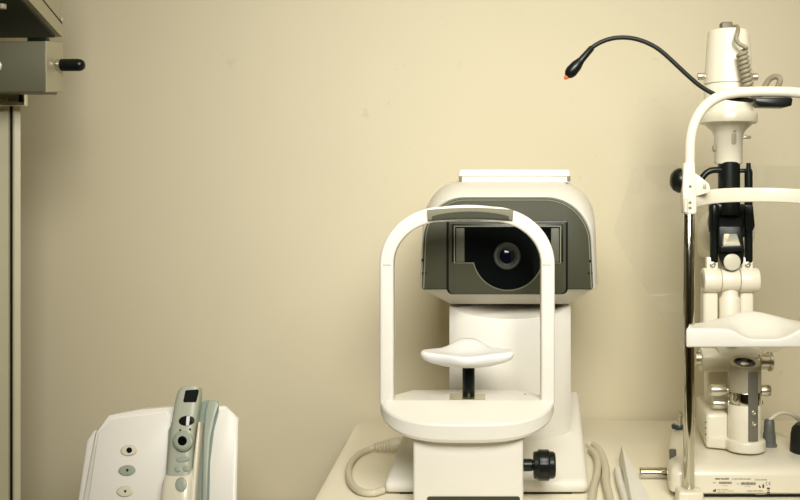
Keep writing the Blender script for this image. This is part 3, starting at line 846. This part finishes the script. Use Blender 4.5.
# brackets
for sgn in (1, -1):
    mx = (lambda x: x) if sgn == 1 else (lambda x: 1534 - x)
    b = NB(); P = rpoly([(683.8, 163), (695.2, 163), (697, 198), (697, 214.5), (684, 214.5), (682.5, 190)], [2, 2, 2, 3, 3, 3], 4)
    pplate(b, [(mx(p.x), p.y) for p in P], PD-0.0095, 0.019, 0.003, 3, 0.7); bk = obj('bracket', b, WHITEP, HR)
    b = NB(); P = rpoly([(694, 172), (701, 177), (709.5, 184), (711, 192), (694, 197)], [1, 3, 3, 3, 1], 4)
    pplate(b, [(mx(p.x), p.y) for p in P], PD+0.006, 0.012, 0.002, 2, 0.7); obj('bracket_ear', b, WHITEP, HR)
    b = NB(); pbox(b, min(mx(703), mx(706.5)), max(mx(703), mx(706.5)), 183.5, 188.5, PD+0.0045, 0.003, 0.0005); obj('ear_screw', b, CAPG, HR)
    for y in (186.5, 202.7, 208):
        b = NB(); lathe(b, W(mx(690.2), y, PD-0.0094), (0, -1, 0), [(0, 0.0019), (0.0006, 0.0018), (0.0006, 0)], 14); obj('bracket_screw', b, GREYP, HR)
    b = NB(); A = W(mx(683), 180.5, PD+0.012)
    lathe(b, A, (-sgn, 0.0, 0), [(-0.002, 11.5*ps), (0.002, 12.8*ps), (0.007, 12.5*ps), (0.0125, 10.2*ps), (0.0165, 6.0*ps), (0.0178, 0.001)], 32); obj('height_knob', b, BLACK, HR, 'black round knob')
# forehead band : bows away from the patient
b = NB()
pts = []
NBd = 36
xa_, xb_ = XX(686, PD-0.012), XX(1534-686, PD-0.012)
for k in range(NBd+1):
    t = k/NBd; q = 2*t-1
    x = xa_ + (xb_-xa_)*t
    bow = (1 - abs(q)**2.6)
    y = PD - 0.012 + 0.060*bow
    z = ZZ(205.0, PD) + (ZZ(194.8, PD+0.05) - ZZ(205.0, PD))*bow**0.75
    pts.append(Vector((x, y, z)))
sec = rpoly([(-0.002, -0.0098), (0.002, -0.0098), (0.002, 0.0098), (-0.002, 0.0098)], 0.0016, 3)
rings = []
for i, p in enumerate(pts):
    t = (pts[min(i+1, NBd)] - pts[max(i-1, 0)]); t.z = 0; t.normalize()
    nr = Vector((-t.y, t.x, 0))
    rings.append([p + nr*q.x + Vector((0, 0, q.y)) for q in sec])
loft(b, rings); obj('forehead_band', b, WHITEP, HR, sharp=0.8)
# chin support
b = NB()
CD = 1.285
xa_, xb_ = XX(686, CD), XX(1534-686-2, CD); xm_ = (xa_+xb_)/2
NX = 60
NY = 14
y0, y1 = CD, 1.362
zbot, ztop = ZZ(347.5, CD), ZZ(328.5, CD)
def chz(x, v):
    q = (x - xm_)/((xb_-xa_)/2)
    g = math.exp(-(q/0.36)**4)
    g2 = math.exp(-(q/0.52)**2)
    front = -0.0125*g
    back = 0.014*g2
    s = v*v*(3-2*v)
    dish = -0.006*g*math.sin(PI*min(1, v*1.1))
    edge = -0.0012*max(0, 1-v*12) 
    return ztop + front*(1-s) + back*s + dish + edge
grid = []
for j in range(NY+1):
    v = j/NY
    row = []
    for i in range(NX+1):
        x = xa_ + (xb_-xa_)*i/NX
        q = (x-xm_)/((xb_-xa_)/2)
        yb = y1 - 0.030*abs(q)**1.5
        y = y0 + (yb-y0)*v
        row.append(b.verts.new((xm_ + (x-xm_)*(1-0.14*v), y, chz(x, v))))
    grid.append(row)
bot = [[b.verts.new((r_[i].co.x, r_[i].co.y, zbot)) for i in range(NX+1)] for r_ in (grid[0], grid[-1])]
for j in range(NY):
    for i in range(NX): face(b, (grid[j][i], grid[j][i+1], grid[j+1][i+1], grid[j+1][i]))
for i in range(NX):
    face(b, (grid[0][i], bot[0][i], bot[0][i+1], grid[0][i+1]))
    face(b, (grid[-1][i], grid[-1][i+1], bot[1][i+1], bot[1][i]))
    face(b, (bot[0][i], bot[1][i], bot[1][i+1], bot[0][i+1]))
for i in (0, NX):
    face(b, [grid[j][i] for j in range(NY+1)] + [bot[1][i], bot[0][i]])
bevel_new(b, 0, 0.0025, 3, 0.8)
obj('chin_support', b, WHITE, HR, sharp=0.7)
# gooseneck fixation lamp, clamped under the top tube
b = NB(); P = rpoly([(755, 99), (757, 97.5), (791, 97), (793, 99), (792, 105.5), (786, 107), (760, 106.5), (756, 103)], 1.2, 3)
pplate(b, [(p.x, p.y) for p in P], PD-0.012, 0.026, 0.002, 2, 0.7); cl = obj('lamp_clamp', b, BLACK, HR, 'black clamp under the top tube')
b = NB()
gd = PD + 0.010
gp = [(757, 101), (745, 99.8), (733, 98.8), (722, 96.8), (711, 92.5), (700, 85.8), (690, 77.5), (679, 67.3), (668, 57), (658, 48.8), (648, 43.2), (637, 39.3), (626, 37.6), (615, 38), (605, 40.5), (596, 44.8), (590, 49.5)]
tube(b, [W(x, y, gd) for x, y in gp], 2.25*ps, 14, 5); gn = obj('gooseneck', b, BLACKR, HR, 'black flexible gooseneck')
b = NB()
A = W(592.5, 47.2, gd); Bq = W(566.5, 77.0, gd); L = (Bq-A).length
lathe(b, A, Bq-A, [(0, 2.3*ps), (L*0.03, 3.1*ps), (L*0.42, 3.6*ps), (L*0.52, 4.6*ps), (L*0.60, 5.6*ps), (L*0.82, 6.2*ps), (L*0.92, 5.0*ps), (L*0.97, 3.4*ps), (L*0.99, 2.0*ps)], 24); obj('lamp_head', b, BLACK, gn)
b = NB(); t = (Bq-A).normalized()
lathe(b, Bq - t*0.002, t, [(0, 2.6*ps), (0.003, 2.4*ps), (0.0055, 1.2*ps), (0.0062, 0.0002)], 16); obj('lamp_tip', b, ORANGE, gn, 'orange lamp tip')

# ================================================================== rail cover
b = NB()
zt = ZT+0.024
def TP(px, py, z):
    d = (ZC - z)*F/(py-VY); return W(px, py, d)
top = [TP(621.5, 445, zt), TP(634, 512, zt), TP(657, 512, zt), TP(623.2, 447, zt)]
botm = [Vector((top[0].x-0.004, top[0].y+0.004, ZT)), Vector((top[1].x-0.008, top[1].y, ZT)), Vector((top[2].x, top[2].y, ZT)), Vector((top[3].x, top[3].y+0.004, ZT))]
loft(b, [botm, top]); bevel_new(b, 0, 0.0018, 2)
RC = thing('rail_cover', 'pale pointed wedge cover of the slide rail on the table left of the slit lamp', 'cover', (top[1].x, 1.4, ZT))
obj('cover', b, WHITE, RC)
b = NB()
tube(b, [TB(617.5, 470, 0.006), TB(620, 482, 0.007), TB(625.5, 500, 0.007), TB(629, 513, 0.007)], 0.0055, 12, 8)
obj('edge_strip', b, WHITE, RC)

# ================================================================== handset dock
CB = thing('side_cabinet', 'low cream laminate cabinet standing under the handset dock', 'cabinet', (-0.45, 1.45, 0))
b = NB(); box(b, -0.65, -0.27, 1.20, 1.81, 0.0, 0.585, 0.003); obj('body', b, CABM, CB)
b = NB(); box(b, -0.67, -0.25, 1.18, 1.82, 0.585, 0.60, 0.003); obj('cabinet_top', b, CABM, CB)
b = NB(); box(b, -0.64, -0.28, 1.185, 1.201, 0.08, 0.57, 0.003); cdoor = obj('door', b, CABM, CB)
b = NB(); box(b, -0.30, -0.28, 1.172, 1.186, 0.30, 0.42, 0.003); obj('handle', b, STEEL, cdoor)

DB = Vector((XX(160, 1.39), 1.365, 0.60))
lean = math.radians(20)
VU = Vector((0, math.sin(lean), math.cos(lean)))   # up the sloped face
VN = Vector((0, -math.cos(lean), math.sin(lean)))  # out of the sloped face
def DP(px, py, w=0.0):
    """point on the sloped front (lifted w) along the sight line of a pixel"""
    dirv = Vector(((px-VX)/F, 1.0, (VY-py)/F)); o = Vector((0, 0, ZC)); p0 = DB + VN*w
    t = (p0 - o).dot(VN)/dirv.dot(VN)
    return o + dirv*t
DK = thing('handset_dock', 'cream charging dock with sage slot and oval buttons at lower left', 'charging dock', tuple(DB))
# body: main slab with the front outline, thick to the back
def dshape(pp, w): return [DP(x, y, w) for x, y in pp]
b = NB()
def foot(px):  # straight to the cabinet top below the frame
    return px
zlow = 0.6005
def dlow(x, yoff):
    return Vector((x, yoff, zlow))
fp = [(82.5, 500), (90, 458), (95, 432), (108, 414.5), (140, 408.5), (177, 405.8), (226, 405.8), (238, 417.5), (237, 470), (236.5, 500)]
front = [DP(x, y, 0.0) for x, y in fp]
# extend to the foot along the face direction
bl = front[0] + (front[0]-front[1]).normalized()*((front[0].z - zlow)/max(1e-6, (front[1]-front[0]).normalized().z))
brr = front[-1] + (front[-1]-front[-2]).normalized()*((front[-1].z - zlow)/max(1e-6, (front[-2]-front[-1]).normalized().z))
front = [bl] + front[1:-1] + [brr]
cen = Vector((0, 0, 0))
for p in front: cen += p
cen /= len(front)
def shrink(P, k, w):
    out = []
    for p in P:
        q = cen + (p-cen)*k
        q = q + VN*w
        if p.z < zlow+0.001: q.z = zlow
        out.append(q)
    return out
# the three top points roll back
back = []
for p in front:
    q = p + Vector((-0.010 if p.x < cen.x else -0.020, 0.07, -0.012 if p.z > 0.7 else 0))
    back.append(q)
back2 = [Vector((cen.x - 0.02 + (p.x-cen.x)*0.88, p.y+0.035, p.z - (0.02 if p.z > 0.7 else 0))) for p in back]
loft(b, [back2, back, shrink(front, 1.0, -0.006), shrink(front, 0.995, -0.002), shrink(front, 0.975, 0.0)])
obj('dock_body', b, DOCKW, DK, sharp=0.7)
b = NB()
ck = [(86.5, 441), (94, 430), (112, 430), (112, 545), (69, 545), (78, 500)]
loft(b, [dshape(ck, -0.034), dshape(ck, -0.008)]); bevel_new(b, 0, 0.003, 2, 0.7)
obj('side_flange', b, DOCKW, DK)
# right white cheek strip (slightly raised)
b = NB()
ck = rpoly([(219.5, 409), (229, 409.5), (234.5, 417), (232, 530), (208.5, 530), (210, 462), (214, 430)], [3, 3, 5, 1, 1, 4, 4], 5)
loft(b, [dshape([(p.x, p.y) for p in ck], -0.003), dshape([(p.x, p.y) for p in ck], 0.0035)]); bevel_new(b, 0, 0.002, 2, 0.7)
obj('right_cheek', b, DOCKW, DK)
# left raised panel with the buttons
b = NB()
ck = rpoly([(98, 433), (112, 419), (168, 412), (171, 425), (166, 530), (84, 530)], [6, 8, 3, 3, 1, 1], 5)
loft(b, [dshape([(p.x, p.y) for p in ck], -0.003), dshape([(p.x, p.y) for p in ck], 0.003)]); bevel_new(b, 0, 0.002, 2, 0.7)
obj('button_panel', b, DOCKW, DK)
# slot liner
b = NB()
ck = [(169.5, 426), (180, 407), (208, 400), (218.5, 401), (219, 411), (211, 530), (163.5, 530)]
loft(b, [dshape(ck, -0.004), dshape(ck, 0.0015)]); slot = obj('slot_floor', b, TEALD, DK, 'sage green slot lining')
b = NB()
ck = [(205.5, 412), (208.5, 400.2), (216.5, 400.4), (219, 404), (214.5, 418), (210, 440), (208, 470), (206.5, 530), (201.5, 530), (203.8, 440)]
loft(b, [dshape(ck, -0.002), dshape(ck, 0.012)]); bevel_new(b, 0, 0.0018, 2, 0.7); obj('slot_wall', b, TEAL, DK)
b = NB()
ck = [(168.5, 430), (173.5, 420), (176, 420), (170.5, 470), (167.5, 530), (162.5, 530)]
loft(b, [dshape(ck, -0.002), dshape(ck, 0.010)]); bevel_new(b, 0, 0.0015, 2, 0.7); obj('slot_wall', b, TEAL, DK)
def oval(name, px, py, rx, ry, w0, w1, m, parent, tilt=-0.08, lab=None, n=28):
    b = NB()
    rg = []
    for k_, w in ((1.0, w0), (1.0, w0 + (w1-w0)*0.5), (0.9, w0 + (w1-w0)*0.9), (0.7, w1), (0.3, w1)):
        P = []
        for i in range(n):
            a = 2*PI*i/n; x = rx*k_*math.cos(a); y = ry*k_*math.sin(a)
            P.append((px + x*math.cos(tilt) - y*math.sin(tilt), py + x*math.sin(tilt) + y*math.cos(tilt)))
        rg.append(dshape(P, w))
    loft(b, rg)
    return obj(name, b, m, parent, lab)
for x, y, m, r_, lab in ((129, 450.5, WHITEP, 2.9, None), (127, 470.5, TEAL, 1.4, 'sage green oval button'), (125, 491.5, WHITEP, 1.3, None)):
    oval('button_rim', x, y, 9.1, 5.7, 0.002, 0.0035, CAPG if m is not TEAL else TEALD, DK)
    bo = oval('button', x, y, 8.6, 5.2, 0.0025, 0.0055, m, DK, lab=lab)
    oval('button_dot', x + 0.2, y - 0.3, r_, r_, 0.005, 0.0062, BLACK, bo)

b = NB()
ck = [(163, 557), (190, 557), (190, 566), (163, 566)]
loft(b, [dshape(ck, -0.002), dshape(ck, 0.030)]); obj('slot_ledge', b, TEAL, DK)

# handset (lies in the dock)
HS = thing('handset', 'slim grey-green and white handheld probe resting upright in the dock', 'handheld instrument', tuple(DP(182, 500, 0.004)))
b = NB()
# cross sections along the axis: (cx, cy, half width px)
secs = [(193.6, 389.4, 6.5), (193.6, 389.0, 9.2), (192.6, 394, 11.2), (190.8, 404, 12.2), (189.0, 415, 12.4), (186.8, 430, 12.2), (185.2, 445, 12.1), (184.0, 460, 12.3), (182.7, 476, 12.6), (181.6, 484, 12.6)]
def hring(cx_, cy_, hw_, thick, base_w, n=28, depress=0.0):
    c0 = DP(cx_, cy_, base_w); e = DP(cx_+hw_, cy_, base_w); ux = Vector((1, 0, 0)); hwm = (e-c0).length
    P = []
    for i in range(n):
        a = 2*PI*i/n
        ca, sa = math.cos(a), math.sin(a)
        P.append(c0 + ux*(hwm*math.copysign(abs(ca)**0.55, ca)) + VN*(thick/2 + thick/2*math.copysign(abs(sa)**0.55, sa)))
    return P
hb = 0.0016
rg = []
for i, (x, y, h) in enumerate(secs):
    th = 0.026 if i > 1 else (0.017 if i == 0 else 0.022)
    rg.append(hring(x, y, h, th, hb if i > 1 else hb+0.003))
loft(b, rg); hb_o = obj('body', b, DEVGREY, HS, 'grey-green upper body', sharp=1.0)
b = NB()
rg = []
for x, y, h, th in ((184.3, 470, 12.6, 0.020), (182.8, 478, 14.3, 0.0262), (181.8, 484, 15.0, 0.029), (180.5, 500, 15.6, 0.030), (178.5, 528, 15.8, 0.030), (177, 548, 15, 0.028), (176.4, 556, 12, 0.02)):
    rg.append(hring(x, y, h, th, hb))
loft(b, rg); grip = obj('grip', b, WHITEP, HS, 'white lower grip', sharp=1.0)
b = NB()
rg = []
for x, y, h in ((203, 424, 1.2), (201.5, 440, 2.0), (199.5, 460, 2.4), (197.5, 486, 2.6), (195, 520, 2.6)):
    rg.append(hring(x, y, h, 0.022, hb))
loft(b, rg); obj('side_shell', b, WHITEP, HS)
topw = hb + 0.026
def hplate(name, pp, w0, w1, m, parent, rad=1.5, lab=None, bev=0.0006):
    b = NB(); P = [(p.x, p.y) for p in rpoly(pp, rad, 5)]
    loft(b, [dshape(P, w0), dshape(P, w1)]); bevel_new(b, 0, bev, 1, 0.7)
    return obj(name, b, m, parent, lab)
hplate('display', [(185.5, 390.3), (199.3, 389.2), (196.2, 402.0), (182.8, 402.6)], topw-0.004, topw+0.0006, BLACK, hb_o, 1.6, 'dark display window')
oval('eye_window', 186.3, 420.8, 8.3, 5.4, topw-0.003, topw+0.0006, BLACK, hb_o, -0.12)
hplate('window_bar', [(186.5, 416.4), (190, 416.0), (189.0, 425.4), (185.8, 425.8)], topw-0.001, topw+0.0012, CUPW, hb_o, 0.4)
for x, y in ((180.3, 430.2), (190.0, 429.3)): oval('sensor_dot', x, y, 1.1, 1.1, topw-0.002, topw+0.0006, BLACK, hb_o)
oval('lens_barrel', 182.8, 441.3, 10.4, 10.6, topw-0.004, topw+0.007, DEVGREY, hb_o, 0)
oval('lens_ring', 182.6, 441.0, 8.9, 9.0, topw+0.006, topw+0.0085, TEAL, hb_o, 0)
oval('lens', 182.3, 440.8, 4.6, 4.8, topw+0.008, topw+0.0093, GLASS, hb_o, 0)
oval('key', 182.6, 459.2, 7.0, 3.2, topw-0.003, topw+0.0012, TEAL, hb_o, -0.1)
for x in (177.7, 186.0): oval('key', x, 469.2 - (x-177)*0.06, 3.4, 3.2, topw-0.003, topw+0.0012, TEAL, hb_o, 0)
oval('trigger_key', 180.9, 484.8, 6.0, 7.6, hb+0.024, hb+0.0315, TEAL, grip, 0.1)

# ================================================================== examination unit at the left
EU = thing('examination_stand', 'grey equipment stand with black handle and vertical column at the far left edge', 'medical stand', (XX(-40, 1.52), 1.52, 0))
# slotted column
b = NB()
cdp = 1.50
pts = [(XX(-90, cdp), cdp), (XX(8.4, cdp), cdp), (XX(8.4, cdp), cdp+0.010), (XX(12.4, cdp), cdp+0.010), (XX(12.4, cdp), cdp+0.001), (XX(14.5, cdp), cdp), (XX(19.3, cdp), cdp+0.004), (XX(20, cdp+0.012), cdp+0.012), (XX(-90, cdp), cdp+0.012)]
prism(b, [(x, y, 0.03) for x, y in pts], (0, 0, ZZ(102, cdp)-0.03)); obj('column', b, STANDC, EU)
b = NB(); box(b, XX(8.5, cdp), XX(12.3, cdp), cdp+0.005, cdp+0.0105, 0.031, ZZ(104, cdp)); obj('slot_strip', b, BLACK, EU)
b = NB(); box(b, XX(-200, cdp), XX(12, cdp), cdp-0.15, cdp+0.2, 0, 0.035, 0.01); obj('foot', b, STANDD, EU)
# bracket plate
b = NB(); pbox(b, -60, 24.5, 91, 105.5, 1.47, 0.012, 0.0015); br_ = obj('bracket_plate', b, STEEL, EU)
screw('bracket_bolt', W(4.3, 99, 1.4695), (0, -1, 0), 0.0052, br_)
b = NB(); pbox(b, 18.5, 22.5, 94.5, 102, 1.4692, 0.003, 0.0008); obj('bracket_notch', b, BLACK, br_)
# arm box
b = NB()
A1 = 1.42
box(b, XX(-220, A1), XX(46, A1), A1, A1+0.04, ZZ(92, A1), ZZ(41, A1), 0.002, 2); 
obj('arm', b, STANDG, EU)
b = NB()
q = [W(46.2, 41, A1+0.0005), W(62.8, 42.5, 1.465), W(62.8, 92, 1.465), W(46.2, 92.3, A1+0.0005)]
prism(b, q, (-0.02, 0.004, 0), 0.0008, 1); obj('arm_end', b, STANDL, EU)  # paler tone puts the different lighting of this arm facet into its colour
b = NB(); s = 1.45/1000
lathe(b, W(58, 65, 1.45), (1, 0, 0), [(0, 5.6*s), (0.004, 5.6*s), (0.005, 4.8*s), (0.009, 4.8*s)], 24); hd = obj('handle_collar', b, STEEL, EU)
b = NB(); lathe(b, W(61, 65, 1.45), (1, 0, 0), [(0, 5.6*s), (0.001, 6.2*s), (0.026, 6.2*s), (0.030, 5.6*s), (0.033, 4.2*s), (0.0345, 2*s), (0.035, 0.0002)], 28); obj('handle', b, BLACK, EU, 'black rounded handle')
b = NB(); lathe(b, W(-4, 66, A1), (0, -1, 0), [(0, 0.0085), (0.002, 0.0085), (0.003, 0.007), (0.003, 0)], 28); obj('dial', b, WHITEP, EU)
# overhead housing with sloped dark underside
b = NB()
Bk = W(62, 37, 1.49); Ak = W(-8, -40, 1.29)
Ck = W(-200, 38.5, 1.49); Dk = W(-260, -40, 1.29)
under = [Ak, Bk, Ck, Dk]
upv = Vector((0, 0, 0.16))
pts0 = under; pts1 = [p + upv for p in under]
loft(b, [pts0, pts1]); hs = obj('housing', b, STANDL, EU)
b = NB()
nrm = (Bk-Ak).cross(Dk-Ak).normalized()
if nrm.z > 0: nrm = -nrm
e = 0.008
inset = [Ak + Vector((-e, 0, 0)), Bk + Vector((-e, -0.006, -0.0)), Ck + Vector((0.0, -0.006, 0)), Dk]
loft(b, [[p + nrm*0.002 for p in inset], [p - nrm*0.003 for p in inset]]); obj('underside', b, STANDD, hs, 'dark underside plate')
b = NB()
dirn = (Bk-Ak)
g0 = [Ak + Vector((0.0006, 0, 0.030)), Bk + Vector((0.0006, 0, 0.0215)), Bk + Vector((0.0006, 0, 0.0190)), Ak + Vector((0.0006, 0, 0.0275))]
prism(b, g0, (-0.002, 0, 0)); obj('seam', b, BLACK, hs)
screw('housing_screw', Bk + Vector((0.0, -0.004, 0.026)), (1, -0.3, 0), 0.003, hs)
b = NB(); pbox(b, 27, 47, 37.0, 42.5, 1.43, 0.010, 0.001); obj('spacer', b, BLACK, EU)
b = NB(); cyl(b, W(2.5, 4, 1.365), W(2.5, 9, 1.365), 0.005, 16); obj('underside_bolt', b, CAPG, hs)

# ================================================================== light
def area(name, loc, size, energy, col, target, shape='RECTANGLE', sy=None):
    L = bpy.data.lights.new(name, 'AREA'); L.energy = energy; L.color = col; L.shape = shape; L.size = size
    if sy: L.size_y = sy
    o = bpy.data.objects.new(name, L); COL.objects.link(o); o.location = loc
    o.rotation_euler = (Vector(target) - Vector(loc)).to_track_quat('-Z', 'Y').to_euler()
    return o
kl = area('examination_lamp', (0.17, 0.10, 1.79), 0.85, 8.3, (1.0, 0.975, 0.925), (0.0, 1.83, 1.13), sy=0.6)
kl.data.spread = math.radians(78)
area('ambient_fill', (0.30, 0.75, 2.44), 1.2, 5.0, (1.0, 0.88, 0.48), (0.30, 0.75, 0), sy=0.6)  # added fill, no known fixture: lifts the ambient and yellows the shadows
wd = bpy.data.worlds.new('world'); SC.world = wd; wd.use_nodes = True
bg = wd.node_tree.nodes['Background']; bg.inputs['Color'].default_value = (1.0, 0.90, 0.48, 1); bg.inputs['Strength'].default_value = 0.26

# ================================================================== camera
cam = bpy.data.cameras.new('camera'); co = bpy.data.objects.new('camera', cam); COL.objects.link(co)
co.location = (0, 0, ZC); co.rotation_euler = (PI/2, 0, 0)
cam.sensor_fit = 'HORIZONTAL'; cam.sensor_width = 36.0; cam.lens = F*36.0/800.0
cam.shift_x = (400-VX)/800.0; cam.shift_y = (VY-250)/800.0
cam.clip_start = 0.05
SC.camera = co
vs = SC.view_settings
vs.view_transform = 'Standard'; vs.look = 'None'; vs.exposure = 0.0; vs.gamma = 1.0; vs.use_curve_mapping = False
